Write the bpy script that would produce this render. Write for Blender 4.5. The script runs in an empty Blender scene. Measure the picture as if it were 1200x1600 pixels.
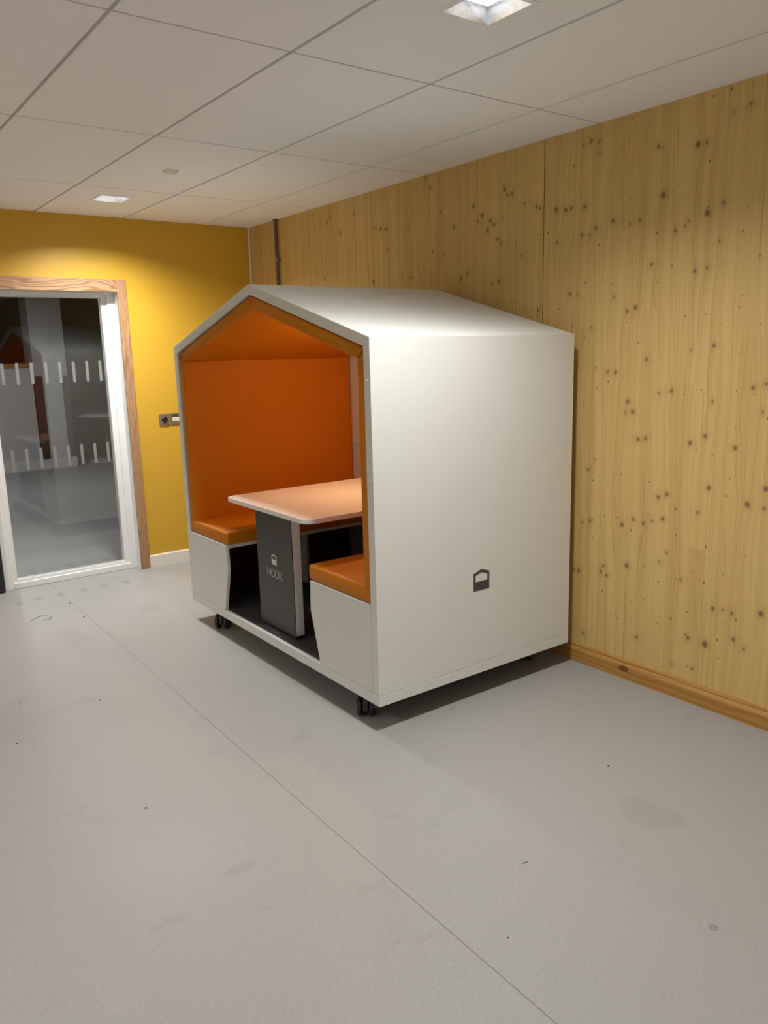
import bpy, bmesh, math, random
from mathutils import Vector, Matrix
random.seed(7)
S = bpy.context.scene
COL = S.collection

# ------------------------------------------------------------------ camera
CAM = Vector((-3.087, -5.8364, 1.5887))
YAW, PITCH, ROLL, FPX = 0.6392, -0.2000, -0.0264, 1234.18
f = Vector((math.sin(YAW)*math.cos(PITCH), math.cos(YAW)*math.cos(PITCH), math.sin(PITCH)))
r = Vector((math.cos(YAW), -math.sin(YAW), 0)); u = r.cross(f)
cr, sr = math.cos(ROLL), math.sin(ROLL)
r2, u2 = cr*r + sr*u, -sr*r + cr*u
cam_data = bpy.data.cameras.new('camera'); cam = bpy.data.objects.new('camera', cam_data); COL.objects.link(cam)
M = Matrix.Identity(4)
for i in range(3):
    M[i][0], M[i][1], M[i][2], M[i][3] = r2[i], u2[i], -f[i], CAM[i]
cam.matrix_world = M
cam_data.sensor_fit = 'VERTICAL'; cam_data.sensor_height = 32.0
cam_data.lens = FPX/1600*32.0
cam_data.clip_start = 0.05
S.camera = cam

# ------------------------------------------------------------------ exposure, world, lamps
S.view_settings.view_transform = 'Standard'; S.view_settings.look = 'None'
S.view_settings.gamma = 1.0; S.view_settings.use_curve_mapping = False
S.view_settings.exposure = 0.08
try:
    S.cycles.use_denoising = True
    S.cycles.max_bounces = 10; S.cycles.diffuse_bounces = 6; S.cycles.glossy_bounces = 5
    S.cycles.transparent_max_bounces = 12
    S.cycles.caustics_reflective = False; S.cycles.sample_clamp_indirect = 4.0
except Exception:
    pass
W = bpy.data.worlds.new('world'); S.world = W; W.use_nodes = True
W.node_tree.nodes['Background'].inputs[0].default_value = (0.02, 0.022, 0.03, 1)
W.node_tree.nodes['Background'].inputs[1].default_value = 0.3
LAMP_POWER = 28.0
LAMP_COLOR = (1.0, 0.995, 0.975)
LAMP_SPREAD = math.radians(142)
POD_LAMP_POWER = 2.1
FAR_FILL_POWER = 26.0
H = 2.5686                      # ceiling height
LX, LX2 = -1.29, -4.29
LAMPS = [(LX, -0.66), (LX, -3.99), (LX, -7.32), (LX2, -0.66), (LX2, -3.99), (LX2, -7.32)]

# ------------------------------------------------------------------ helpers
def newmesh(name, bm, mat=None, parent=None, smooth=False, mats=None):
    me = bpy.data.meshes.new(name)
    bmesh.ops.recalc_face_normals(bm, faces=bm.faces[:])
    bm.to_mesh(me); bm.free()
    for m in (mats or ([mat] if mat else [])): me.materials.append(m)
    if smooth:
        for p in me.polygons: p.use_smooth = True
        try: me.set_sharp_from_angle(angle=math.radians(40))
        except Exception: pass
    o = bpy.data.objects.new(name, me); COL.objects.link(o)
    if parent: o.parent = parent
    return o
def tag(o, label=None, cat=None, group=None, kind=None):
    if label: o['label'] = label
    if cat: o['category'] = cat
    if group: o['group'] = group
    if kind: o['kind'] = kind
    return o
def empty(name, loc=(0,0,0), rz=0):
    o = bpy.data.objects.new(name, None); COL.objects.link(o)
    o.location = loc; o.rotation_euler = (0,0,rz); o.empty_display_size = .1
    return o
def box(bm, x0,x1,y0,y1,z0,z1, bev=0, seg=2, mi=0):
    vs = [bm.verts.new(p) for p in ((x0,y0,z0),(x1,y0,z0),(x1,y1,z0),(x0,y1,z0),(x0,y0,z1),(x1,y0,z1),(x1,y1,z1),(x0,y1,z1))]
    fs = [bm.faces.new([vs[i] for i in q]) for q in ((0,3,2,1),(4,5,6,7),(0,1,5,4),(1,2,6,5),(2,3,7,6),(3,0,4,7))]
    for q in fs: q.material_index = mi
    if bev:
        es = {e for q in fs for e in q.edges}
        bmesh.ops.bevel(bm, geom=list(es), offset=bev, segments=seg, affect='EDGES', profile=0.5)
def prism(bm, pts, axis, a0, a1, bev=0, seg=2, which='all'):
    """extrude the polygon pts along an axis (0=x,1=y,2=z); pts are the other two coordinates in order"""
    def mk(p, a):
        if axis == 0: return (a, p[0], p[1])
        if axis == 1: return (p[0], a, p[1])
        return (p[0], p[1], a)
    A = [bm.verts.new(mk(p, a0)) for p in pts]; B = [bm.verts.new(mk(p, a1)) for p in pts]
    n = len(pts)
    fa = bm.faces.new(A); fb = bm.faces.new(B[::-1])
    sides = [bm.faces.new((A[i], A[(i+1)%n], B[(i+1)%n], B[i])) for i in range(n)]
    if bev:
        if which == 'front': es = set(fa.edges)
        elif which == 'caps': es = set(fa.edges) | set(fb.edges)
        elif which == 'long': es = {e for s in sides for e in s.edges} - set(fa.edges) - set(fb.edges)
        else: es = {e for q in [fa, fb]+sides for e in q.edges}
        bmesh.ops.bevel(bm, geom=list(es), offset=bev, segments=seg, affect='EDGES', profile=0.5)
def lathe(bm, prof, n=32, mat=Matrix.Identity(4)):
    """prof: (radius, height) list, turned about z, then moved by mat"""
    rings = []
    for rr, z in prof:
        if rr < 1e-6: rings.append([bm.verts.new(mat @ Vector((0,0,z)))])
        else: rings.append([bm.verts.new(mat @ Vector((rr*math.cos(2*math.pi*i/n), rr*math.sin(2*math.pi*i/n), z))) for i in range(n)])
    for a, b in zip(rings, rings[1:]):
        for i in range(n):
            j = (i+1) % n
            if len(a) == 1 and len(b) == 1: continue
            if len(a) == 1: bm.faces.new((a[0], b[i], b[j]))
            elif len(b) == 1: bm.faces.new((a[i], b[0], a[j]))
            else: bm.faces.new((a[i], b[i], b[j], a[j]))
def B(): return bmesh.new()

# ------------------------------------------------------------------ materials
def mat(name, color, rough=0.5, metal=0.0, spec=0.5, emit=None, estr=0):
    m = bpy.data.materials.new(name); m.use_nodes = True
    b = m.node_tree.nodes['Principled BSDF']
    b.inputs['Base Color'].default_value = (*color, 1)
    b.inputs['Roughness'].default_value = rough
    b.inputs['Metallic'].default_value = metal
    b.inputs['Specular IOR Level'].default_value = spec
    if emit:
        b.inputs['Emission Color'].default_value = (*emit, 1); b.inputs['Emission Strength'].default_value = estr
    return m
class NT:
    def __init__(s, m):
        s.t = m.node_tree; s.N = s.t.nodes; s.L = s.t.links; s.b = s.N['Principled BSDF']
        s.tc = s.N.new('ShaderNodeTexCoord')
    def n(s, typ, **kw):
        nd = s.N.new(typ)
        for k, v in kw.items(): setattr(nd, k, v)
        return nd
    def link(s, a, b): s.L.new(a, b)
    def math(s, op, a, b=None, c=None, clamp=False):
        nd = s.n('ShaderNodeMath', operation=op); nd.use_clamp = clamp
        for i, v in enumerate((a, b, c)):
            if v is None: continue
            if isinstance(v, (int, float)): nd.inputs[i].default_value = v
            else: s.link(v, nd.inputs[i])
        return nd.outputs[0]
    def combine(s, x, y, z):
        nd = s.n('ShaderNodeCombineXYZ')
        for i, v in enumerate((x, y, z)):
            if isinstance(v, (int, float)): nd.inputs[i].default_value = v
            else: s.link(v, nd.inputs[i])
        return nd.outputs[0]
    def sep(s, out='Object'):
        nd = s.n('ShaderNodeSeparateXYZ'); s.link(s.tc.outputs[out], nd.inputs[0]); return nd.outputs
    def noise(s, vec, scale, detail=2, rough=.5, dim='3D'):
        nd = s.n('ShaderNodeTexNoise', noise_dimensions=dim)
        s.link(vec, nd.inputs['Vector']); nd.inputs['Scale'].default_value = scale
        nd.inputs['Detail'].default_value = detail; nd.inputs['Roughness'].default_value = rough
        return nd.outputs['Fac']
    def ramp(s, fac, stops, interp='LINEAR'):
        nd = s.n('ShaderNodeValToRGB'); cr = nd.color_ramp; cr.interpolation = interp
        while len(cr.elements) < len(stops): cr.elements.new(0.5)
        for e, (p, c) in zip(cr.elements, stops):
            e.position = p; e.color = (*c, 1) if len(c) == 3 else c
        s.link(fac, nd.inputs[0]); return nd.outputs[0]
    def mix(s, fac, a, b, blend='MIX'):
        nd = s.n('ShaderNodeMix', data_type='RGBA', blend_type=blend)
        for i, v in ((0, fac), (6, a), (7, b)):
            if isinstance(v, (int, float)): nd.inputs[i].default_value = v
            elif isinstance(v, tuple): nd.inputs[i].default_value = (*v, 1)
            else: s.link(v, nd.inputs[i])
        return nd.outputs[2]
    def bump(s, h, strength, dist=.002):
        nd = s.n('ShaderNodeBump'); nd.inputs['Strength'].default_value = strength; nd.inputs['Distance'].default_value = dist
        s.link(h, nd.inputs['Height']); s.link(nd.outputs[0], s.b.inputs['Normal'])
def speckle(m, base, amp=.06, scale=400, bump=.0, low=.03):
    """paint-like surface: slight tone variation and optional fine relief"""
    t = NT(m); v = t.tc.outputs['Object']
    a = t.noise(v, scale, 2); b = t.noise(v, 2.0, 2)
    k = t.math('ADD', t.math('MULTIPLY_ADD', a, amp, 1-amp/2), t.math('MULTIPLY_ADD', b, low, -low/2))
    c = t.mix(1.0, base, t.combine(k, k, k), 'MULTIPLY'); t.link(c, t.b.inputs['Base Color'])
    if bump: t.bump(a, bump)
    return m

M_yellow = speckle(mat('yellow paint', (.60,.36,.03), .42), (.60,.355,.032), .03, 300, .12)
M_white_wall = speckle(mat('white wall paint', (.72,.71,.69), .6), (.70,.69,.66), .03, 300, .1)
M_tile = speckle(mat('ceiling tile', (.7,.68,.65), .9, spec=.1), (.91,.92,.94), .05, 500, .1, .02)
M_grid = mat('ceiling grid grey', (.50,.48,.45), .6)
M_lam = speckle(mat('white laminate', (.74,.745,.71), .42), (.70,.71,.68), .015, 900, .03, .01)
M_lamedge = mat('white laminate edge', (.78,.77,.74), .4)
M_gloss = mat('white gloss joinery paint', (.80,.80,.79), .28)
M_skirt = mat('white skirting paint', (.78,.75,.70), .4)
M_fab = speckle(mat('orange vinyl upholstery', (.54,.18,.006), .52, spec=.25), (.545,.178,.003), .03, 700, .10, .03)
M_table = speckle(mat('white table laminate', (.80,.78,.75), .38), (.82,.80,.77), .01, 600, 0, .01)
M_dark = speckle(mat('dark grey laminate', (.05,.05,.047), .42), (.052,.052,.049), .05, 600, .05)
M_carpet = speckle(mat('dark grey mat', (.035,.035,.036), .9, spec=.1), (.06,.06,.062), .4, 500, .4)
M_black = mat('black plastic', (.012,.012,.013), .35)
M_absorber = mat('dark bounce absorber', (.03,.024,.018), .9, spec=.1)
M_back = mat('dark brown backing', (.075,.045,.025), .8, spec=.1)
M_sup = mat('grey bench support', (.28,.27,.25), .5)
M_rubber = mat('grey tyre rubber', (.010,.010,.010), .4)
M_rim = mat('metal wheel rim', (.30,.30,.29), .3, 1.0)
M_emblem = mat('slate vinyl emblem', (.052,.055,.065), .5)
M_emblem_w = mat('pale grey print', (.75,.75,.72), .5)
M_seam = mat('dark joint', (.03,.028,.025), .8)
M_alu = speckle(mat('crinkled aluminium reflector', (.82,.82,.84), .20, 1.0), (.80,.82,.86), .3, 40, .5)
M_steel = speckle(mat('brushed steel', (.30,.27,.21), .35, 1.0), (.36,.32,.25), .3, 300, .1)
M_conduit = mat('galvanised conduit', (.16,.13,.10), .4, .7)
M_clip = mat('conduit clip', (.35,.31,.27), .35, .8)
M_led = mat('downlight lens', (.9,.9,.9), .5, emit=(1,.96,.88), estr=14)
M_led2 = mat('pod lamp diffuser', (.9,.9,.9), .5, emit=(1,.58,.26), estr=250)
M_det = mat('detector plastic', (.70,.64,.54), .5)
M_blackdoor = mat('charcoal door laminate', (.012,.013,.018), .4)
M_frost = mat('frosted manifestation film', (.20,.20,.195), .7)
M_grayguard = mat('grey corner guard', (.07,.065,.06), .5)
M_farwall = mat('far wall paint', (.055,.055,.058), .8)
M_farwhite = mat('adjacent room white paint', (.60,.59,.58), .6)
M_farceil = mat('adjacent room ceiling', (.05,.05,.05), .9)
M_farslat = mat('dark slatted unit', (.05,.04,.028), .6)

# spruce wall: vertical boards, growth lines that bend round knots, brown knots of two sizes
# knots of the spruce wall: distance along the wall, height, radius (metres)
KNOTS = [(-3.337,2.503,0.0078),(-3.385,2.491,0.0060),(-3.291,2.493,0.0044),(-3.386,2.444,0.0043),(-3.692,2.406,0.0073),(-3.876,2.377,0.0108),(-3.914,2.374,0.0054),(-4.090,2.477,0.0058),(-4.025,2.462,0.0037),(-3.723,2.209,0.0106),(-4.000,2.136,0.0062),(-3.136,2.238,0.0093),(-3.195,2.227,0.0083),(-3.229,2.229,0.0073),(-3.309,2.223,0.0072),(-3.469,2.140,0.0070),(-3.562,2.113,0.0043),(-3.612,2.123,0.0068),(-3.375,2.122,0.0062),(-3.341,2.095,0.0045),(-3.293,2.101,0.0045),(-3.789,2.056,0.0074),(-3.836,2.068,0.0048),(-3.849,2.086,0.0040),(-3.932,2.105,0.0110),(-3.992,1.992,0.0039),(-3.146,2.085,0.0056),(-3.680,1.931,0.0068),(-3.889,1.884,0.0073),(-3.943,1.891,0.0056),(-3.230,1.838,0.0076),(-3.275,1.833,0.0038),(-3.562,1.740,0.0071),(-3.605,1.754,0.0088),(-3.488,1.806,0.0045),(-3.364,1.675,0.0056),(-3.673,1.525,0.0080),(-3.994,1.579,0.0074),(-3.890,1.563,0.0034),(-3.466,1.471,0.0056),(-3.510,1.468,0.0074),(-4.173,1.411,0.0072),(-4.225,1.426,0.0063),(-3.028,1.773,0.0060),(-3.646,1.167,0.0083),(-3.685,1.173,0.0073),(-3.908,1.170,0.0087),(-3.976,1.203,0.0077),(-4.112,1.165,0.0083),(-3.368,0.998,0.0070),(-3.807,0.932,0.0082),(-3.763,0.913,0.0074),(-4.006,0.985,0.0087),(-4.180,0.937,0.0101),(-4.252,0.930,0.0058),(-3.960,0.871,0.0053),(-3.636,0.791,0.0077),(-3.690,0.781,0.0076),(-3.790,0.817,0.0074),(-3.736,0.800,0.0047),(-3.384,0.744,0.0071),(-3.340,0.730,0.0051),(-3.574,0.755,0.0088),(-3.608,0.560,0.0099),(-3.819,0.665,0.0047),(-3.474,0.533,0.0061),(-3.458,0.501,0.0072),(-3.495,0.489,0.0061),(-3.323,0.477,0.0085),(-3.294,0.475,0.0053),(-3.895,0.555,0.0047),(-3.784,0.616,0.0047),(-4.056,0.460,0.0082),(-4.102,0.465,0.0045),(-4.144,0.460,0.0062),(-4.268,0.490,0.0103),(-3.361,0.156,0.0065),(-3.677,0.222,0.0071),(-3.946,0.294,0.0076),(-4.159,0.347,0.0081),(-4.029,0.288,0.0121),(-4.206,0.317,0.0053),(-3.975,0.156,0.0067),(-3.875,0.146,0.0039),(-4.252,1.011,0.0098),(-3.806,1.390,0.0083),(-3.743,1.377,0.0053),(-4.002,1.350,0.0050),(-3.582,1.336,0.0077),(-3.611,1.290,0.0087),(-3.571,1.285,0.0044),(-4.219,1.316,0.0047),(-2.166,2.553,0.0073),(-2.205,2.495,0.0061),(-1.443,2.462,0.0069),(-1.122,2.454,0.0088),(-1.161,2.488,0.0072),(-1.280,2.367,0.0086),(-1.675,2.350,0.0068),(-1.729,2.334,0.0094),(-1.781,2.327,0.0080),(-1.785,2.202,0.0067),(-1.995,2.312,0.0064),(-2.289,2.351,0.0061),(-2.402,2.255,0.0072),(-2.559,2.340,0.0081),(-2.626,2.285,0.0104),(-2.594,2.258,0.0058),(-2.688,2.248,0.0080),(-2.715,2.225,0.0080),(-2.667,2.203,0.0092),(-2.742,2.151,0.0080),(-2.764,2.130,0.0057),(-2.790,2.387,0.0089),(-2.809,2.358,0.0066),(-2.844,2.358,0.0077),(-2.914,2.051,0.0056),(-2.455,1.974,0.0098),(-2.511,1.994,0.0061),(-2.750,1.938,0.0082),(-2.704,1.927,0.0059),(-3.027,1.773,0.0067),(-3.011,2.269,0.0064),(-3.033,2.259,0.0064),(-1.635,2.025,0.0112),(-1.930,2.043,0.0067),(-2.018,2.020,0.0079),(-1.072,2.095,0.0076),(-2.221,2.148,0.0063),]
def wood_wall():
    m = mat('knotty spruce panel', (.5,.33,.14), .5, spec=.35); t = NT(m)
    sx, sy, sz = t.sep()
    # plank column index from y; width 0.155
    col = t.math('FLOOR', t.math('DIVIDE', sy, 0.157))
    wn = t.n('ShaderNodeTexWhiteNoise', noise_dimensions='1D'); t.link(col, wn.inputs['W'])
    rnd = wn.outputs['Value']
    # lengthwise joint of boards: shift per column
    seg = t.math('FLOOR', t.math('DIVIDE', t.math('ADD', sz, t.math('MULTIPLY', rnd, 5.0)), 2.3))
    wn2 = t.n('ShaderNodeTexWhiteNoise', noise_dimensions='2D'); t.link(t.combine(col, seg, 0), wn2.inputs['Vector'])
    rnd2 = wn2.outputs['Value']
    # knots: voronoi in (y,z)
    def knots(scale, thr_lo, gain, off, stretch=.75):
        v = t.combine(t.math('ADD', sy, off), t.math('MULTIPLY', sz, stretch), 0)
        vo = t.n('ShaderNodeTexVoronoi', voronoi_dimensions='2D', feature='F1'); t.link(v, vo.inputs['Vector'])
        vo.inputs['Scale'].default_value = scale
        d = t.math('DIVIDE', vo.outputs['Distance'], scale)      # metres
        sc = t.n('ShaderNodeSeparateColor'); t.link(vo.outputs['Color'], sc.inputs[0])
        rad = t.math('MULTIPLY', t.math('MAXIMUM', t.math('SUBTRACT', sc.outputs[0], thr_lo), 0), gain)
        return d, rad
    wob = t.noise(t.tc.outputs['Object'], 60, 2)
    P_ = t.combine(sy, t.math('MULTIPLY', sz, .9), 0)
    acc = None
    for ky, kz, kr in KNOTS:
        vm = t.n('ShaderNodeVectorMath', operation='DISTANCE'); t.link(P_, vm.inputs[0]); vm.inputs[1].default_value = (ky, kz*.9, 0); kr *= 1.15
        dd = t.math('SUBTRACT', vm.outputs['Value'], kr)
        acc = dd if acc is None else t.math('MINIMUM', acc, dd)
    # further along the wall, past the photograph's edge, knots are scattered
    dr_, rr_ = knots(6.0, .55, .024, 3.1)
    far = t.math('GREATER_THAN', -4.45, sy)
    dr_ = t.math('ADD', t.math('SUBTRACT', dr_, rr_), t.math('MULTIPLY', t.math('SUBTRACT', 1.0, far), 5.0))
    acc = t.math('MINIMUM', acc, dr_)
    r1 = .011
    d1 = t.math('MAXIMUM', t.math('ADD', acc, .011), 0)
    d2, r2_ = knots(13.0, .45, .0080, 7.7)
    def mask(d, rr, soft):
        e = t.math('DIVIDE', t.math('SUBTRACT', t.math('MULTIPLY', rr, t.math('ADD', wob, .5)), d), soft)
        return t.math('MULTIPLY', t.math('ADD', e, .5, clamp=True), t.math('GREATER_THAN', rr, .0004))
    def mask1(off, soft):
        e = t.math('DIVIDE', t.math('SUBTRACT', t.math('MULTIPLY_ADD', wob, .006, off-.003), acc), soft)
        return t.math('ADD', e, .5, clamp=True)
    k1 = mask1(0.0, .006); k2 = mask(d2, r2_, .003)
    k1c = mask1(-.006, .008)
    halo = mask1(.010, .030)
    # grain field
    low = t.noise(t.combine(t.math('MULTIPLY', sy, 5.0), t.math('MULTIPLY', sz, .55), t.math('MULTIPLY', col, 3.7)), 1.0, 2)
    push = t.math('DIVIDE', .011*.02, t.math('ADD', t.math('MULTIPLY', d1, d1), .0009))
    g = t.math('ADD', t.math('ADD', sy, t.math('MULTIPLY', low, .20)), t.math('MULTIPLY', push, .05))
    ring = t.math('SINE', t.math('MULTIPLY', g, 520.0))
    fine = t.noise(t.combine(t.math('MULTIPLY', g, 300.0), t.math('MULTIPLY', sz, 2.0), 0), 1.0, 3, .6)
    mid = t.noise(t.combine(t.math('MULTIPLY', g, 42.0), t.math('MULTIPLY', sz, .6), t.math('MULTIPLY', rnd2, 9)), 1.0, 2)
    line = t.math('POWER', t.math('MULTIPLY_ADD', ring, .5, .5), 5.0)
    amp = t.ramp(mid, [(.42,(0,0,0)), (.68,(1,1,1))])
    line = t.math('MULTIPLY', line, amp)
    base = t.mix(rnd2, (.63,.44,.165), (.68,.475,.185))
    base = t.mix(t.ramp(mid, [(.35,(0,0,0)), (.7,(1,1,1))]), base, (.57,.38,.135))
    base = t.mix(t.math('MULTIPLY', line, .45), base, (.36,.19,.06))
    base = t.mix(t.math('MULTIPLY', fine, .30), base, (.50,.30,.10))
    # thin resin streaks
    st = t.noise(t.combine(t.math('MULTIPLY', sy, 90.0), t.math('MULTIPLY', sz, 1.3), 4.0), 1.0, 1)
    base = t.mix(t.ramp(st, [(.70,(0,0,0)), (.76,(.45,.45,.45))]), base, (.28,.15,.05))
    base = t.mix(t.math('MULTIPLY', halo, .35), base, (.38,.21,.08))
    base = t.mix(t.math('MULTIPLY', k1, .75), base, (.20,.105,.055))
    base = t.mix(t.math('MULTIPLY', k1c, .45), base, (.13,.07,.045))
    base = t.mix(t.math('MULTIPLY', k2, .8), base, (.14,.065,.025))
    # hairline between boards
    fr = t.math('FRACT', t.math('DIVIDE', sy, 0.157))
    ln = t.math('LESS_THAN', t.math('ABSOLUTE', t.math('SUBTRACT', fr, .5)), .006)
    base = t.mix(t.math('MULTIPLY', ln, .25), base, (.25,.14,.05))
    t.link(base, t.b.inputs['Base Color'])
    t.bump(t.math('SUBTRACT', fine, t.math('MULTIPLY', k1, .8)), .12, .001)
    return m
M_spruce = wood_wall()
def plank(name, c0, c1, c2, axis, freq=260, rough=.4, warp=.06, contrast=.6, knots=False):
    """sawn board with the grain along one axis"""
    m = mat(name, c0, rough); t = NT(m)
    s = list(t.sep()); a = s[axis]; oth = [s[i] for i in range(3) if i != axis]
    v = t.combine(t.math('MULTIPLY', a, 1.6), t.math('MULTIPLY', oth[0], 9), t.math('MULTIPLY', oth[1], 9))
    low = t.noise(v, 1.0, 2)
    g = t.math('ADD', t.math('ADD', oth[0], t.math('MULTIPLY', oth[1], .7)), t.math('MULTIPLY', low, warp))
    ring = t.math('POWER', t.math('MULTIPLY_ADD', t.math('SINE', t.math('MULTIPLY', g, freq)), .5, .5), 2.0)
    fine = t.noise(t.combine(t.math('MULTIPLY', a, 8), t.math('MULTIPLY', oth[0], 400), t.math('MULTIPLY', oth[1], 400)), 1.0, 2)
    c = t.mix(low, c0, c1); c = t.mix(t.math('MULTIPLY', ring, contrast), c, c2); c = t.mix(t.math('MULTIPLY', fine, .35), c, c2)
    if knots:
        vo = t.n('ShaderNodeTexVoronoi', voronoi_dimensions='1D', feature='F1')
        t.link(t.math('ADD', a, .33), vo.inputs['W']); vo.inputs['Scale'].default_value = 1.35
        dz = t.math('MULTIPLY', t.math('SUBTRACT', s[2], .052), 1.9)
        dd = t.math('SQRT', t.math('ADD', t.math('POWER', t.math('MULTIPLY', vo.outputs['Distance'], .75), 2), t.math('POWER', dz, 2)))
        k = t.math('DIVIDE', t.math('SUBTRACT', .034, dd), .010, clamp=True)
        c = t.mix(t.math('MULTIPLY', k, .8), c, (.10,.035,.01))
    t.link(c, t.b.inputs['Base Color']); t.bump(fine, .08, .001)
    return m
M_oak_v = plank('oak architrave upright', (.50,.30,.16), (.42,.24,.12), (.22,.11,.05), 2, 330, .4, .22, .7)
M_oak_h = plank('oak architrave head', (.55,.35,.20), (.46,.27,.14), (.20,.09,.04), 0, 330, .4, .22, .75)
M_pine_skirt = plank('varnished pine skirting', (.50,.27,.07), (.44,.22,.05), (.26,.11,.02), 1, 300, .3, .08, .5, True)

# floor vinyl
def floor_mat():
    m = mat('grey speckled vinyl', (.4,.38,.35), .42, spec=.35); t = NT(m)
    v = t.tc.outputs['Object']; sx, sy, sz = t.sep()
    sp = t.noise(t.combine(t.math('MULTIPLY', sx, 420), t.math('MULTIPLY', sy, 190), 0), 1.0, 2, .7)
    sp2 = t.noise(v, 90, 3, .7); cl = t.noise(v, 1.3, 3)
    c = t.mix(t.ramp(sp, [(.3,(0,0,0)), (.7,(1,1,1))]), (.240,.232,.220), (.380,.369,.352))
    c = t.mix(t.math('MULTIPLY', t.ramp(sp2, [(.35,(0,0,0)),(.7,(1,1,1))]), .3), c, (.375,.366,.350))
    c = t.mix(t.ramp(cl, [(.35,(0,0,0)), (.75,(.22,.22,.22))]), c, (.275,.265,.248))
    # scuffs
    sc = t.noise(t.combine(t.math('MULTIPLY', sx, 2.2), t.math('MULTIPLY', sy, 5.0), 2.0), 1.6, 5, .65)
    c = t.mix(t.ramp(sc, [(.60,(0,0,0)), (.72,(.30,.30,.30))]), c, (.22,.212,.20))
    # patches: painted shade of the glass strips by the window, grubby marks further down
    def patch(px, py, rx, ry, k, col=(.15,.145,.135), edge=.5):
        nonlocal c
        n = t.noise(t.combine(sx, sy, px*3), 14, 3)
        d = t.math('SQRT', t.math('ADD', t.math('POWER', t.math('DIVIDE', t.math('SUBTRACT', sx, px), rx), 2),
                                   t.math('POWER', t.math('DIVIDE', t.math('SUBTRACT', sy, py), ry), 2)))
        a = t.math('DIVIDE', t.math('SUBTRACT', t.math('ADD', .55, t.math('MULTIPLY', n, .9)), d), edge, clamp=True)
        c = t.mix(t.math('MULTIPLY', a, k), c, col)
    for px, py in ((-2.03,-.30),(-1.90,-.27),(-1.757,-.272),(-1.605,-.27),(-1.454,-.262),(-1.299,-.27)):  # shade the strips leave in lamplight reflected off the pane, painted on
        patch(px, py, .035, .06, .35)
    patch(-1.40,-1.0,.12,.10,.16); patch(-1.95,-1.2,.10,.20,.12); patch(-2.14,-3.76,.07,.03,.18, edge=.3); patch(-.90,-4.40,.10,.12,.16)
    patch(-1.235,-4.827,.014,.014,.5,(.16,.13,.11),.2); patch(-2.5,-2.2,.25,.3,.10)
    t.link(c, t.b.inputs['Base Color'])
    rr = t.math('MULTIPLY_ADD', cl, .2, .36); t.link(rr, t.b.inputs['Roughness'])
    t.bump(sp, .35, .0012)
    return m
M_floor = floor_mat()

def glass_mat():
    m = bpy.data.materials.new('clear glazing'); m.use_nodes = True
    N, L = m.node_tree.nodes, m.node_tree.links
    N.clear(); out = N.new('ShaderNodeOutputMaterial'); mx = N.new('ShaderNodeMixShader')
    tr = N.new('ShaderNodeBsdfTransparent'); gl = N.new('ShaderNodeBsdfGlossy'); fr = N.new('ShaderNodeFresnel')
    
    ge = N.new('ShaderNodeNewGeometry'); ma = N.new('ShaderNodeMath'); ma.operation = 'MULTIPLY_ADD'
    ma.inputs[1].default_value = 1/1.52-1.52; ma.inputs[2].default_value = 1.52
    L.new(ge.outputs['Backfacing'], ma.inputs[0]); L.new(ma.outputs[0], fr.inputs['IOR']); gl.inputs['Roughness'].default_value = 0.0
    gl.inputs['Color'].default_value = (1,1,1,1); tr.inputs['Color'].default_value = (.97,.985,.98,1)
    L.new(fr.outputs[0], mx.inputs[0]); L.new(tr.outputs[0], mx.inputs[1]); L.new(gl.outputs[0], mx.inputs[2]); L.new(mx.outputs[0], out.inputs[0])
    return m
M_glass = glass_mat()

# ------------------------------------------------------------------ room shell
XL, YB = -5.6, -10.4
def struct(name, bm, m, parent=None, **kw):
    o = newmesh(name, bm, m, parent, **kw)
    if parent is None: o['kind'] = 'structure'
    return o
b = B(); box(b, XL-.1, .1, YB-.1, .2, -.1, 0); box(b, -4.1, .1, .2, 10.6, -.1, 0); box(b, .1, 4.6, .2, 10.6, -.1, 0)
floor = struct('floor', b, M_floor)
# welded joint of the vinyl, running the length of the room
b = B()
pts = [(-1.749, .08), (-1.755,-.5), (-1.775,-2.2), (-1.806,-3.693), (-1.821,-4.772), (-1.84,-7.0), (-1.86, YB)]
for (x0,y0),(x1,y1) in zip(pts, pts[1:]):
    w = .0010; b.faces.new([b.verts.new(p) for p in ((x0-w,y0,.0006),(x0+w,y0,.0006),(x1+w,y1,.0006),(x1-w,y1,.0006))])
newmesh('floor_joint', b, mat('floor joint weld', (.17,.145,.12), .6), floor)
b = B(); box(b, 0, .12, YB-.1, .2, 0, H+.12); wall_wood = struct('wall_right', b, M_spruce)
b = B(); box(b, -.0008, 0, -3.060, -3.0575, .085, H); newmesh('panel_joint', b, mat('panel joint brown', (.10,.055,.02), .7), wall_wood)
DX0, DX1, DH = -3.02, -1.08, 2.065
b = B(); box(b, DX1, 0, 0, .2, 0, H+.12); box(b, XL, DX0, 0, .2, 0, H+.12); box(b, DX0, DX1, 0, .2, DH, H+.12)
struct('wall_back', b, M_yellow)
b = B(); box(b, XL-.12, XL, YB, .2, 0, H+.12); struct('wall_left', b, M_white_wall)
b = B(); box(b, XL-.12, .12, YB-.12, YB, 0, H+.12); struct('wall_front', b, M_white_wall)
# vertical white sealing strip in the corner
b = B(); box(b, -.012, 0, -.012, 0, .095, H, .003); struct('trim_1', b, M_lamedge)

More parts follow.
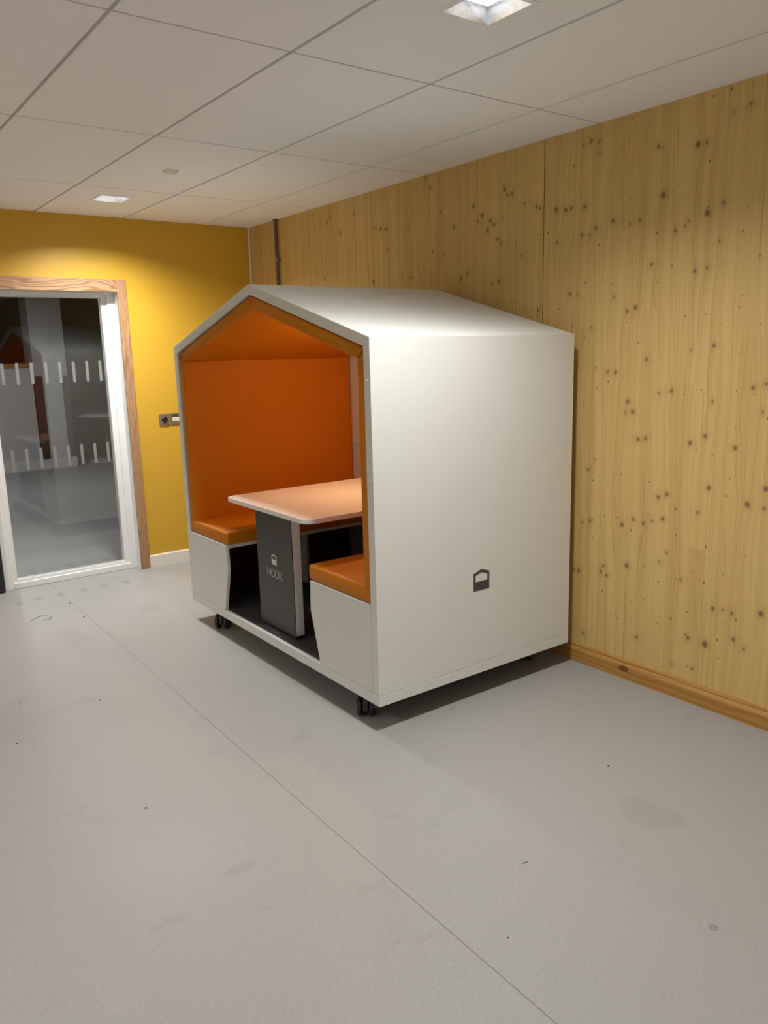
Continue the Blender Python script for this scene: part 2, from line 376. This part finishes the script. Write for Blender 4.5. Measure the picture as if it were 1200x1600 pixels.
# ceiling tiles (1.2 x 0.6), holes where lamps sit
HOLE = .092
b = B()
xs = [0.0]; k = 0
while -.3906-.6*k > XL: xs.append(-.3906-.6*k); k += 1
xs.append(XL)
ys = [0.0]; k = 0
while -.9774-1.2*k > YB: ys.append(-.9774-1.2*k); k += 1
ys.append(YB)
GX, GY, TT = .0075, .0055, .016
for i in range(len(xs)-1):
    for j in range(len(ys)-1):
        x1, x0 = xs[i]-(GX if i else 0), xs[i+1]+(GX if i+1 < len(xs)-1 else 0)
        y1, y0 = ys[j]-(GY if j else 0), ys[j+1]+(GY if j+1 < len(ys)-1 else 0)
        hit = [l for l in LAMPS if x0 < l[0] < x1 and y0 < l[1] < y1]
        if not hit: box(b, x0,x1,y0,y1,H,H+TT)
        else:
            lx, ly = hit[0]; h = HOLE
            box(b, x0,lx-h,y0,y1,H,H+TT); box(b, lx+h,x1,y0,y1,H,H+TT); box(b, lx-h,lx+h,y0,ly-h,H,H+TT); box(b, lx-h,lx+h,ly+h,y1,H,H+TT)
ceiling = struct('ceiling', b, M_tile)
b = B()
for x in xs[1:-1]: box(b, x-.012,x+.012,YB,0,H+.0055,H+.0105)
for y in ys[1:-1]: box(b, XL,0,y-.012,y+.012,H+.005,H+.010)
newmesh('ceiling_grid', b, M_grid, ceiling)
b = B(); box(b, XL-.1,.1,YB-.1,.1,H+.16,H+.2); newmesh('ceiling_slab', b, M_farceil, ceiling)

# skirtings
b = B()
prism(b, [(0,0),(0,.095),(-.009,.095),(-.015,.088),(-.015,0)], 0, -1.018, 0)
sk = struct('baseboard_back', b, M_skirt)
b = B(); prism(b, [(0,0),(0,.090),(-.008,.090),(-.011,.083),(-.011,.076),(-.018,.070),(-.022,.062),(-.022,0)], 1, YB, -.015)
struct('baseboard_right', b, M_pine_skirt)
b = B(); prism(b, [(0,0),(0,.095),(-.009,.095),(-.015,.088),(-.015,0)], 0, XL, DX0-.062); struct('baseboard_left', b, M_skirt)

# ------------------------------------------------------------------ glazed side light, oak architrave, dark door beside it
b = B(); box(b, DX1-.008, DX1+.060, -.018, 0, 0, 2.145, .002); struct('trim_2', b, M_oak_v)
b = B(); box(b, DX0-.06, DX1-.008, -.018, 0, 2.058, 2.145, .002); struct('trim_3', b, M_oak_h)
b = B(); box(b, DX0-.06, DX0+.008, -.018, 0, 0, 2.058, .002); struct('trim_4', b, M_oak_v)
win = empty('window_1', (0,0,0)); win['kind'] = 'structure'
MX0, MX1 = -2.040, -1.948          # mullion
b = B()
box(b, DX1-.006, DX1, .0, .20, 0, DH, .001)                      # right lining
box(b, DX0, DX1-.0062, .0, .20, DH-.006, DH, .001)               # head lining
newmesh('frame_lining', b, M_gloss, win)
b = B()
GXR = -1.178; GZ0, GZ1 = .064, 2.020
box(b, GXR, GXR+.046, .0920, .150, .0010, DH-.0065, .0025); box(b, GXR+.040, DX1-.0062, .0780, .160, .0006, DH-.0062, .0025)
box(b, MX1-.04, GXR+.001, .0928, .1492, GZ1, DH-.0072, .0025); box(b, MX1-.03, GXR+.0405, .0788, .1592, GZ1+.024, DH-.0068, .0025)
box(b, MX1-.04, GXR+.001, .0928, .1492, .0014, GZ0, .0025); box(b, MX1-.03, GXR+.0405, .0788, .1592, .0008, GZ0-.022, .0025)
box(b, MX0+.012, MX1, .0920, .150, .0010, DH-.0065, .0025); box(b, MX0+.004, MX1-.030, .0780, .160, .0006, DH-.0064, .0025); box(b, MX0, MX1-.058, .0660, .166, .0004, DH-.0062, .0025)
newmesh('window_frame', b, M_gloss, win)
b = B(); box(b, MX1-.005, GXR+.005, .104, .110, GZ0-.005, GZ1+.005); pane = newmesh('glass_pane', b, M_glass, win)
xm = -1.222; dashes = []
while xm > MX1+.015:
    dashes.append(xm); xm -= .0945
for z0, z1 in ((1.432, 1.577), (.838, .984)):
    for x in dashes:
        b = B(); box(b, x-.0105, x+.0105, .1028, .1038, z0, z1)
        d_ = newmesh('glass_marker', b, M_frost, pane)
        d_['label'] = 'frosted white strip on the glass'
b = B(); box(b, DX0+.03, MX0-.006, .03, .075, .008, DH-.018, .002); door = struct('door_1', b, M_blackdoor)
b = B(); box(b, DX0+.005, DX0+.028, .0, .2, 0, DH-.014, .001); newmesh('door_frame', b, M_gloss, door)
b = B()
for z in (.95, 1.25): box(b, -2.13, -2.11, -.03, .03, z-.01, z+.01)
box(b, -2.132, -2.108, -.045, -.025, .9, 1.3, .005); newmesh('door_handle', b, M_rim, door)

# ------------------------------------------------------------------ the dark adjoining room seen through the glass
FY = 6.55
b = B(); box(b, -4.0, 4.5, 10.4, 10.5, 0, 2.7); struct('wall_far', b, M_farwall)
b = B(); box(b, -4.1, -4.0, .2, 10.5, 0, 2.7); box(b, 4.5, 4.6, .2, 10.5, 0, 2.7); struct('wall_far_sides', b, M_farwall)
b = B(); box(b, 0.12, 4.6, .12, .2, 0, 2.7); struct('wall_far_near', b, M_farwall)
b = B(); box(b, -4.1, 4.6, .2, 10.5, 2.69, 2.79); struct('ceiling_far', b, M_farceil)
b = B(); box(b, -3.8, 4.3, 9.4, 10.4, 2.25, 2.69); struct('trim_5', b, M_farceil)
b = B(); box(b, -.16, .31, FY, FY+.45, 0, 2.69, .004)
colm = struct('wall_column', b, M_farwhite)
b = B(); box(b, -.175, .325, FY-.015, FY+.465, 0, .15, .003); newmesh('column_skirting', b, M_skirt, colm)
b = B()
for x0, x1 in ((-.166,-.05),(.22,.316)): box(b, x0, x1, FY-.006, FY+.1, .15, 1.37)
newmesh('corner_guard', b, M_grayguard, colm)
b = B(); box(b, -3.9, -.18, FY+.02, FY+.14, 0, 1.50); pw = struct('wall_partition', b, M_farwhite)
b = B(); box(b, -3.9, -.18, FY-.005, FY+.165, 1.50, 1.56, .004); newmesh('wood_capping', b, plank('oak capping', (.50,.28,.10), (.45,.24,.08), (.28,.13,.05), 0), pw)
b = B(); box(b, -3.9, -.17, FY+.004, FY+.02, 0, .15); newmesh('partition_skirting', b, M_skirt, pw)
# coat rail on the far wall
rail = empty('coat_rail', (1.9, 10.4, 1.37)); tag(rail, 'wooden coat rail with pegs on the far wall behind the glass', 'coat rail')
b = B(); box(b, -1.5, 1.8, -.02, 0, -.05, .05, .003); newmesh('backboard', b, M_farslat, rail)
for i in range(14):
    b = B(); lathe(b, [(0,0),(.012,0),(.010,.06),(.018,.075),(.018,.085),(0,.09)], 10, Matrix.Translation((-1.4+i*.23, -.02, 0)) @ Matrix.Rotation(math.radians(75),4,'X'))
    newmesh('peg', b, M_farslat, rail)
# low slatted unit
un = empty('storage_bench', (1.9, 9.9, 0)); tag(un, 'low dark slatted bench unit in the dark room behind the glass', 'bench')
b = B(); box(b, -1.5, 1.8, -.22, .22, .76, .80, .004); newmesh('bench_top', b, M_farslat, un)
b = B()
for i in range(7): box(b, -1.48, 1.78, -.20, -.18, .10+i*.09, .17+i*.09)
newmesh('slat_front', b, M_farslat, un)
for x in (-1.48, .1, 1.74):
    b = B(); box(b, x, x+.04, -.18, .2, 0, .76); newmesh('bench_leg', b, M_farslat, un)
# round white table standing in that room
tb = empty('round_table', (.62, 6.25, 0)); tag(tb, 'white round table in the dark room behind the glass', 'table')
tb.location = (.93, 6.9, 0)
b = B(); lathe(b, [(0,.715),(.42,.715),(.44,.722),(.44,.738),(.43,.745),(0,.745)], 40); newmesh('tabletop', b, M_farwhite, tb, smooth=True)
b = B(); lathe(b, [(0,.02),(.035,.02),(.035,.715),(0,.715)], 20); newmesh('pedestal', b, M_grayguard, tb, smooth=True)
b = B(); lathe(b, [(0,0),(.30,0),(.30,.012),(.05,.025),(0,.025)], 32); newmesh('table_foot', b, M_farwhite, tb, smooth=True)

# ------------------------------------------------------------------ lamps
def downlight(x, y, first=None):
    if first is None:
        e = empty('ceiling_light', (x, y, H))
        b = B(); a, c, h = .0912, .074, .042
        bot = [b.verts.new((sx*a, sy*a, -.0028)) for sx, sy in ((-1,-1),(1,-1),(1,1),(-1,1))]
        top = [b.verts.new((sx*c, sy*c, h)) for sx, sy in ((-1,-1),(1,-1),(1,1),(-1,1))]
        for i in range(4): b.faces.new((bot[i], bot[(i+1)%4], top[(i+1)%4], top[i]))
        newmesh('reflector', b, M_alu, e)
        b = B(); o, i_, z = .108, .0915, .0025
        for x0,x1,y0,y1 in ((-o,o,-o,-i_),(-o,o,i_,o),(-o,-i_,-i_,i_),(i_,o,-i_,i_)): box(b, x0,x1,y0,y1,-z,-.0002)
        newmesh('bezel', b, M_tile, e)
        b = B(); box(b, -c,c,-c,c,h,h+.006); newmesh('lens', b, M_led, e)
        b = B(); 
        for x0,x1,y0,y1 in ((-.1,.1,-.1,-.096),(-.1,.1,.096,.1),(-.1,-.096,-.096,.096),(.096,.1,-.096,.096)): box(b,x0,x1,y0,y1,.018,.075)
        box(b, -.1,.1,-.1,.1,.075,.08); newmesh('housing', b, M_black, e)
        ld = bpy.data.lights.new('downlight_lamp', 'AREA'); ld.shape = 'SQUARE'; ld.size = .140
        ld.energy = LAMP_POWER; ld.color = LAMP_COLOR; ld.spread = LAMP_SPREAD
        lo = bpy.data.objects.new('lamp', ld); COL.objects.link(lo); lo.parent = e; lo.location = (0,0,.038)
        return e
    e = first.copy(); COL.objects.link(e); e.location = (x, y, H)
    for ch in first.children:
        c2 = ch.copy(); COL.objects.link(c2); c2.parent = e
    return e
L0 = downlight(*LAMPS[1]); tag(L0, 'recessed square downlight in the ceiling nearest the camera, cut by the top edge', 'ceiling light', 'recessed ceiling downlights')
for i, l in enumerate(LAMPS):
    if i == 1: continue
    e = downlight(*l, first=L0)
    if i == 0:                       # this one runs a little brighter
        for ch in e.children:
            if ch.type == 'LIGHT': ch.data = ch.data.copy(); ch.data.energy = LAMP_POWER*1.35
    e['label'] = {0: 'recessed square downlight in the ceiling near the yellow wall, above the glazed panel',
                  2: 'recessed square downlight behind the camera above the right side of the room',
                  3: 'recessed square downlight by the yellow wall in the left part of the room',
                  4: 'recessed square downlight in the middle of the left part of the room',
                  5: 'recessed square downlight behind the camera in the left part of the room'}[i]
# two unseen fill lamps added to brighten the adjoining room
fl = empty('ceiling_light', (-1.2, 4.4, 2.69)); tag(fl, 'unseen fill light added deep in the adjoining room, in front of the white column', 'ceiling light')
b = B(); lathe(b, [(0,-.05),(.14,-.05),(.16,-.02),(.16,0),(0,0)], 28); newmesh('diffuser', b, mat('fill light diffuser', (.5,.5,.5), .5, emit=(.9,.95,1), estr=.8), fl, smooth=True)
ld = bpy.data.lights.new('far_fill', 'AREA'); ld.shape = 'DISK'; ld.size = .28; ld.energy = FAR_FILL_POWER; ld.color = (.95,.97,1.0)
lo = bpy.data.objects.new('lamp', ld); COL.objects.link(lo); lo.parent = fl; lo.location = (0,0,-.06)
f2 = fl.copy(); COL.objects.link(f2); f2.location = (-1.75, 1.25, 2.69)
for ch in fl.children:
    c2 = ch.copy(); COL.objects.link(c2); c2.parent = f2
f2['label'] = 'unseen fill light added in the adjoining room just behind the glazed panel'

# detector disc on the ceiling
b = B(); lathe(b, [(0,-.010),(.036,-.010),(.041,-.006),(.042,0),(0,0)], 32)
det = newmesh('sprinkler_cover', b, M_det, smooth=True); det.location = (-1.272,-1.555,H)
tag(det, 'small round off-white sprinkler cover plate on the ceiling tile', 'sprinkler cover')

# conduit on the spruce wall near the corner
cd = empty('conduit_pipe', (-.020,-.455,H)); tag(cd, 'dark metal conduit pipe running down the wood wall beside the corner', 'pipe')
b = B(); lathe(b, [(0,-H+.3),(.0125,-H+.3),(.0125,0),(0,0)], 20); newmesh('tube', b, M_conduit, cd, smooth=True)
b = B(); lathe(b, [(.0125,-.012),(.0175,-.012),(.0175,0),(.0125,0)], 20); newmesh('coupling', b, M_conduit, cd, smooth=True)
for z in (-.285, -1.3):
    b = B(); lathe(b, [(.0125,-.009),(.017,-.009),(.017,.009),(.0125,.009)], 20, Matrix.Translation((0,0,z)))
    box(b, .012,.020,-.030,.030,z-.009,z+.009,.001); newmesh('clip', b, M_clip, cd)

# two metal plates on the yellow wall, the second half hidden behind the pod
def plate(x0, name):
    e = empty(name, (x0+.0425, 0, 1.125))
    b = B(); box(b, -.0425,.0425,-.008,0,-.0425,.0425,.003,2); newmesh('faceplate', b, M_steel, e)
    return e
p1 = plate(-.850, 'key_switch'); tag(p1, 'square brushed metal wall plate with round black key switch', 'switch')
b = B(); lathe(b, [(0,0),(.023,0),(.023,.006),(.019,.012),(.010,.010),(.008,.004),(0,.004)], 28, Matrix.Translation((-.001,-.008,0)) @ Matrix.Rotation(math.radians(90),4,'X'))
newmesh('switch_barrel', b, M_black, p1, smooth=True)
b = B(); box(b, -.018,.018,-.0088,-.0075,-.030,-.026); newmesh('marking', b, M_dark, p1)
p2 = plate(-.759, 'door_release'); tag(p2, 'metal wall plate with white label half hidden behind the pod', 'switch')
b = B(); box(b, -.030,.030,-.0095,-.0075,-.013,.013,.0005); newmesh('white_insert', b, M_lamedge, p2)
b = B(); box(b, -.016,-.006,-.0105,-.009,-.003,.004); box(b, .004,.014,-.0105,-.009,-.003,.004); newmesh('insert_mark', b, M_black, p2)
b = B(); box(b, -.036,.036,-.0088,-.0075,.018,.036); newmesh('upper_window', b, M_dark, p2)

# ------------------------------------------------------------------ the pod
PW, PD, Z0, Z1, EZ, AZ = 1.9624, 1.1824, .120, .1694, 1.6469, 1.9204
T = .045; SL = math.atan2(AZ-EZ, PW/2); TA, CA = math.tan(SL), math.cos(SL); YC = PW/2
def rz_(Y, off=0): return AZ - abs(Y-YC)*TA - off/CA
pod = empty('meeting_pod', (-1.2701,-3.3261,0), -.0096)
tag(pod, 'white house-shaped meeting pod on black castors with orange padded interior, standing against the wood wall', 'meeting pod')
def P(name, bm, m, parent=pod, **kw): return newmesh(name, bm, m, parent, **kw)
bx = .0018
# shell: two upright sides and two roof slopes, mitred
b = B(); prism(b, [(0,Z1),(T,Z1),(T,rz_(T,T)),(0,EZ)], 0, 0, PD, bx, 2); P('side_panel', b, M_lam)
b = B(); prism(b, [(PW,Z1),(PW-T,Z1),(PW-T,rz_(PW-T,T)),(PW,EZ)], 0, 0, PD, bx, 2); P('side_panel', b, M_lam)
b = B(); prism(b, [(0,EZ),(T,rz_(T,T)),(YC,rz_(YC,T)),(YC,AZ)], 0, 0, PD, bx, 2); P('roof_panel', b, M_lam)
b = B(); prism(b, [(PW,EZ),(PW-T,rz_(PW-T,T)),(YC,rz_(YC,T)),(YC,AZ)], 0, 0, PD, bx, 2); P('roof_panel', b, M_lam)
b = B(); box(b, 0,PD,0,PW,Z0,Z1-.0008, .002); P('base_panel', b, M_lam)
b = B(); box(b, .03,PD-.03,.03,PW-.03,Z0-.006,Z0-.0005); P('bounce_absorber', b, M_absorber)  # unseen dark board added below the base to cut bounce light
b = B(); box(b, .018,PD-.03,T+.001,PW-T-.001,Z1,Z1+.004); P('floor_mat', b, M_carpet)
# back panel in two pieces with a joint
b = B(); prism(b, [(T+.001,Z1+.001),(PW-T-.001,Z1+.001),(PW-T-.001,.988),(T+.001,.988)], 0, PD-.020, PD-.001, .001); P('back_panel', b, M_lam)
b = B(); prism(b, [(T+.001,.992),(PW-T-.001,.992),(PW-T-.001,rz_(T,T)-.001),(YC,rz_(YC,T)-.001),(T+.001,rz_(T,T)-.001)], 0, PD-.020, PD-.001, .001); P('back_panel', b, M_lam)
# cushions lining the inside
C0, C1 = .050, .109; XF, XB = .006, PD-.024
cw = .103                                       # face of the wall cushions from the outside
def cushion(pts, name):
    b = B(); prism(b, pts, 0, XF, XB, .014, 4, 'caps'); return P(name, b, M_fab, smooth=True)
g = .0012
for s in (0, 1):
    m_ = (lambda y: y) if s == 0 else (lambda y: PW-y)
    cushion([(m_(.048),.595),(m_(cw),.595),(m_(cw),rz_(cw,C1)-g),(m_(.048),rz_(.048,C0)-g*3)], 'wall_cushion')
    cushion([(m_(.052),rz_(.052,C0)+g*0),(m_(cw+.001),rz_(cw,C1)+g),(YC+(-1 if s==0 else 1)*.0008,rz_(YC,C1)),(YC+(-1 if s==0 else 1)*.0008,rz_(YC,C0))], 'roof_cushion')
# benches
def bench(s):
    m_ = (lambda y: y) if s == 0 else (lambda y: PW-y)
    y0, y1 = sorted((m_(T+.001), m_(.530)))
    b = B(); box(b, .0205, PD-.045, y0, y1, .540, .5595, .001); bo = P('bench', b, M_lamedge)
    prof = [(m_(T+.001),Z1+.001),(m_(.468),Z1+.001),(m_(.536),.415),(m_(.531),.5595),(m_(T+.001),.5595)]
    b = B(); prism(b, prof, 0, .0, .020, .001); e_ = P('end_panel', b, M_lam, bo)
    b = B(); prism(b, prof, 0, PD-.044, PD-.024, .001); P('end_panel', b, M_lam, bo)
    y0, y1 = sorted((m_(T+.001), m_(.526)))
    b = B(); y0, y1 = sorted((m_(.061), m_(.526))); box(b, .515,.533,y0,y1,.24,.5395,.001); P('bench_support', b, M_sup, bo)
    y0, y1 = sorted((m_(T+.001), m_(.060)))
    b = B(); box(b, .0205,PD-.045,y0,y1,Z1+.0045,.5395); P('backing_board', b, M_back, bo)
    y0, y1 = sorted((m_(T+.004), m_(.548)))
    b = B(); box(b, .004, PD-.03, y0, y1, .5610, .634, .014, 4); cu = P('seat_cushion', b, M_fab, smooth=True)
    return bo
bench(0); bench(1)
# table
TZ = .838
tx0, tx1, ty0, ty1, rr = .004, PD-.025, YC-.43, YC+.43, .055
def rrect(x0,x1,y0,y1,r_,n=8):
    out = []
    for cx,cy,a0 in ((x1-r_,y1-r_,0),(x0+r_,y1-r_,90),(x0+r_,y0+r_,180),(x1-r_,y0+r_,270)):
        for i in range(n+1):
            a = math.radians(a0+90*i/n); out.append((cx+r_*math.cos(a), cy+r_*math.sin(a)))
    return out
b = B(); prism(b, rrect(tx0,tx1,ty0,ty1,rr), 2, TZ-.022, TZ, .0035, 3, 'caps'); table = P('table', b, M_table)
def leg(x0, x1, front):
    b = B(); box(b, x0+(.006 if front else 0), x1-(0 if front else .006), .797, 1.166, .192, TZ-.0225, .0015); lg = P('table_leg', b, M_lamedge, table)
    b = B()
    if front: box(b, x0, x0+.0055, .797, 1.166, .1865, TZ-.0225, .0008)
    else: box(b, x1-.0055, x1, .797, 1.166, .1865, TZ-.0225, .0008)
    l2 = P('leg_facing', b, M_dark, table); l2['label'] = 'dark grey facing board'
    b = B(); box(b, x0+.008, x1-.004, .803, 1.160, Z1+.004, .1915); P('leg_foot', b, M_black, table)
leg(.060, .112, True); leg(PD-.16, PD-.108, False)
# house emblem: outline with a window cut out of the upper half
def emblem(w, h_eave, h_apex, t_, win0):
    o_ = [(-w/2,0),(w/2,0),(w/2,h_eave),(0,h_apex),(-w/2,h_eave)]
    i_ = [(-w/2+t_,win0),(w/2-t_,win0),(w/2-t_,h_eave-t_*.75),(0,h_apex-t_*1.12),(-w/2+t_,h_eave-t_*.75)]
    return o_, i_
def emblem_mesh(o_, i_, place, place2):
    b = B(); n = 5
    A = [[b.verts.new(place(*p)) for p in o_], [b.verts.new(place(*p)) for p in i_]]
    Bq = [[b.verts.new(place2(*p)) for p in o_], [b.verts.new(place2(*p)) for p in i_]]
    for k in range(n):
        j = (k+1)%n
        b.faces.new((A[0][k],A[0][j],A[1][j],A[1][k])); b.faces.new((Bq[0][k],Bq[1][k],Bq[1][j],Bq[0][j]))
        b.faces.new((A[0][k],Bq[0][k],Bq[0][j],A[0][j])); b.faces.new((A[1][k],A[1][j],Bq[1][j],Bq[1][k]))
    return b
o_, i_ = emblem(.097, .0815, .0975, .0125, .042)
b = emblem_mesh(o_, i_, lambda a,z: (.584+a, -.0012, .519+z), lambda a,z: (.584+a, -.0002, .519+z))
em = P('house_emblem', b, M_emblem); em['label'] = 'slate grey house emblem on the white side'
o_, i_ = emblem(.050, .048, .056, .006, .028)
b = emblem_mesh(o_, i_, lambda a,z: (.0590, .984-a, .530+z), lambda a,z: (.0598, .984-a, .530+z))
P('house_emblem', b, M_emblem_w, table)
# wordmark drawn with thin strokes
b = B()
def stroke(pts, w=.0034, closed=False):
    n = len(pts)
    for k in range(n if closed else n-1):
        p, q = Vector(pts[k]), Vector(pts[(k+1)%n]); d = (q-p); L_ = d.length
        if L_ < 1e-6: continue
        d /= L_; nn = Vector((-d.y, d.x))*w/2; e_ = d*w*.25
        qs = [p-e_+nn, q+e_+nn, q+e_-nn, p-e_-nn]
        for xx in (.0591,): 
            b.faces.new([b.verts.new((xx, .984-v.x, .463+v.y)) for v in qs])
hh = .040
stroke([(-.078,0),(-.078,hh),(-.048,0),(-.048,hh)])
def arc(cx, cy, r_, a0, a1, n=20): return [(cx+r_*math.cos(math.radians(a0+(a1-a0)*i/n)), cy+r_*math.sin(math.radians(a0+(a1-a0)*i/n))) for i in range(n+1)]
R_ = .0200
stroke(arc(-.0195, hh/2, R_, 35, 325)); stroke(arc(.0235, hh/2, R_, -145, 145))
stroke([(-.0195+R_*.82, hh/2+R_*.57), (.0235-R_*.82, hh/2-R_*.57)]); stroke([(-.0195+R_*.82, hh/2-R_*.57), (.0235-R_*.82, hh/2+R_*.57)])
stroke([(.052,0),(.052,hh)]); stroke([(.078,hh),(.054,hh/2),(.080,-.002)])
P('wordmark', b, M_emblem_w, table)
# little cover caps on the front edges
for Y in (.0225, PW-.0225):
    for z in (1.48, 1.086, .701, .306):
        b = B(); lathe(b, [(0,.0012),(.0038,.0012),(.0045,0)], 14, Matrix.Translation((0,Y,z)) @ Matrix.Rotation(math.radians(-90),4,'Y')); P('cover_cap', b, M_lamedge, smooth=True)
# castors
def castor(x, y, ang):
    Mt = Matrix.Translation((x, y, 0)) @ Matrix.Rotation(ang, 4, 'Z')
    b = B()
    box(b, -.035,.035,-.035,.035,.109,.1138,.001)
    lathe(b, [(0,.095),(.016,.095),(.016,.109),(0,.109)], 18)
    # hood between the two wheels
    prof = [(.045*math.cos(a)+.002, .047+.052*math.sin(a)) for a in [math.radians(q) for q in range(-10, 191, 20)]]
    prism(b, prof+[(-.02,.03),(.02,.03)], 1, -.011, .011)
    b.transform(Mt); c_ = P('castor', b, M_black)
    for sy in (-1, 1):
        b = B(); W_ = Matrix.Translation((0,sy*.027,.045)) @ Matrix.Rotation(math.radians(-90*sy),4,'X')
        lathe(b, [(0,-.011),(.040,-.011),(.045,-.007),(.045,.007),(.041,.011)], 32, W_); b.transform(Mt); w_ = P('wheel', b, M_rubber, c_, smooth=True)
        b = B(); lathe(b, [(.041,.0112),(.036,.0125),(.034,.009),(.012,.009),(.010,.012),(0,.012)], 32, W_); b.transform(Mt); P('wheel_rim', b, M_rim if sy < 0 else M_black, c_, smooth=True)
    return c_
castor(.058, .185, math.radians(48)); castor(.062, PW-.29, math.radians(42))
castor(PD-.10, .19, math.radians(20)); castor(PD-.10, PW-.29, math.radians(-50))
# lamp under the ridge inside the pod
lm = B(); lathe(lm, [(0,1.808),(.022,1.808),(.022,1.800),(.004,1.796),(.004,1.716),(.014,1.714),(.014,1.704),(0,1.704)], 20, Matrix.Translation((.62,YC,0)))
lm_ = P('ridge_lamp', lm, M_rim, smooth=True)
lm = B(); lathe(lm, [(0,1.704)]+[(.026*math.sin(math.radians(a)), 1.684+.026*math.cos(math.radians(a))) for a in range(36,180,18)]+[(0,1.658)], 24, Matrix.Translation((.62,YC,0)))
P('lamp_globe', lm, M_led2, lm_, smooth=True)
ld = bpy.data.lights.new('pod_lamp', 'AREA'); ld.shape = 'DISK'; ld.size = .05; ld.energy = POD_LAMP_POWER; ld.color = (1,.60,.29); ld.spread = math.radians(125)
lo = bpy.data.objects.new('lamp', ld); COL.objects.link(lo); lo.parent = pod; lo.location = (.62, YC, 1.654)

# ------------------------------------------------------------------ crumbs and scraps on the floor
M_grit = mat('dark grit', (.03,.028,.025), .8)
spots = [(-1.78,-.878,.007),(-1.768,-.527,.009),(-1.795,-.60,.004),(-2.4,-1.977,.004),(-2.41,-2.0,.003),(-2.51,-2.405,.005),(-2.095,-2.2,.004),(-2.258,-3.237,.005),(-1.30,-2.06,.004),(-1.708,-4.50,.003),(-.75,-4.1,.004)]
for i, (x, y, s_) in enumerate(spots):
    b = B()
    bmesh.ops.create_icosphere(b, subdivisions=1, radius=s_)
    for v in b.verts: v.co = Vector((v.co.x*random.uniform(.7,1.3), v.co.y*random.uniform(.7,1.3), (v.co.z+s_)*.35*random.uniform(.9,1.1)))
    o = newmesh('grit_speck', b, M_grit); o.location = (x, y, 0); zmin = min(v.co.z for v in o.data.vertices); o.location.z = -zmin
    tag(o, 'tiny dark speck of grit on the grey floor', 'debris', 'specks of grit on the floor')
tp = [Vector(q) for q in ((-2.06,-.74),(-2.02,-.70),(-1.98,-.68),(-1.945,-.72),(-1.955,-.78),(-2.0,-.77))]
path = []
for k in range(len(tp)-1):
    p0, p1, p2, p3 = tp[max(k-1,0)], tp[k], tp[k+1], tp[min(k+2,len(tp)-1)]
    for q in range(6):
        t_ = q/6; path.append(.5*((2*p1)+(p2-p0)*t_+(2*p0-5*p1+4*p2-p3)*t_*t_+(3*p1-p0-3*p2+p3)*t_**3))
path.append(tp[-1]); b = B(); prev = None
for k, p_ in enumerate(path):
    d = (path[min(k+1,len(path)-1)]-path[max(k-1,0)]).normalized(); n_ = Vector((-d.y, d.x))
    ring = [b.verts.new((p_.x+n_.x*.0012*math.cos(a), p_.y+n_.y*.0012*math.cos(a), .0012+.0012*math.sin(a))) for a in [math.radians(q*60) for q in range(6)]]
    if prev:
        for q in range(6): b.faces.new((prev[q], prev[(q+1)%6], ring[(q+1)%6], ring[q]))
    prev = ring
o = newmesh('thread', b, M_grit); tag(o, 'curled dark thread lying on the floor in front of the glazed panel', 'thread')
b = B(); box(b, -.010,.010,-.0009,.0009,0,.0014); o = newmesh('splinter', b, M_grit); o.location = (-1.432,-4.304,0); o.rotation_euler = (0,0,-.2)
tag(o, 'short dark splinter lying on the open floor in front of the pod corner', 'debris')
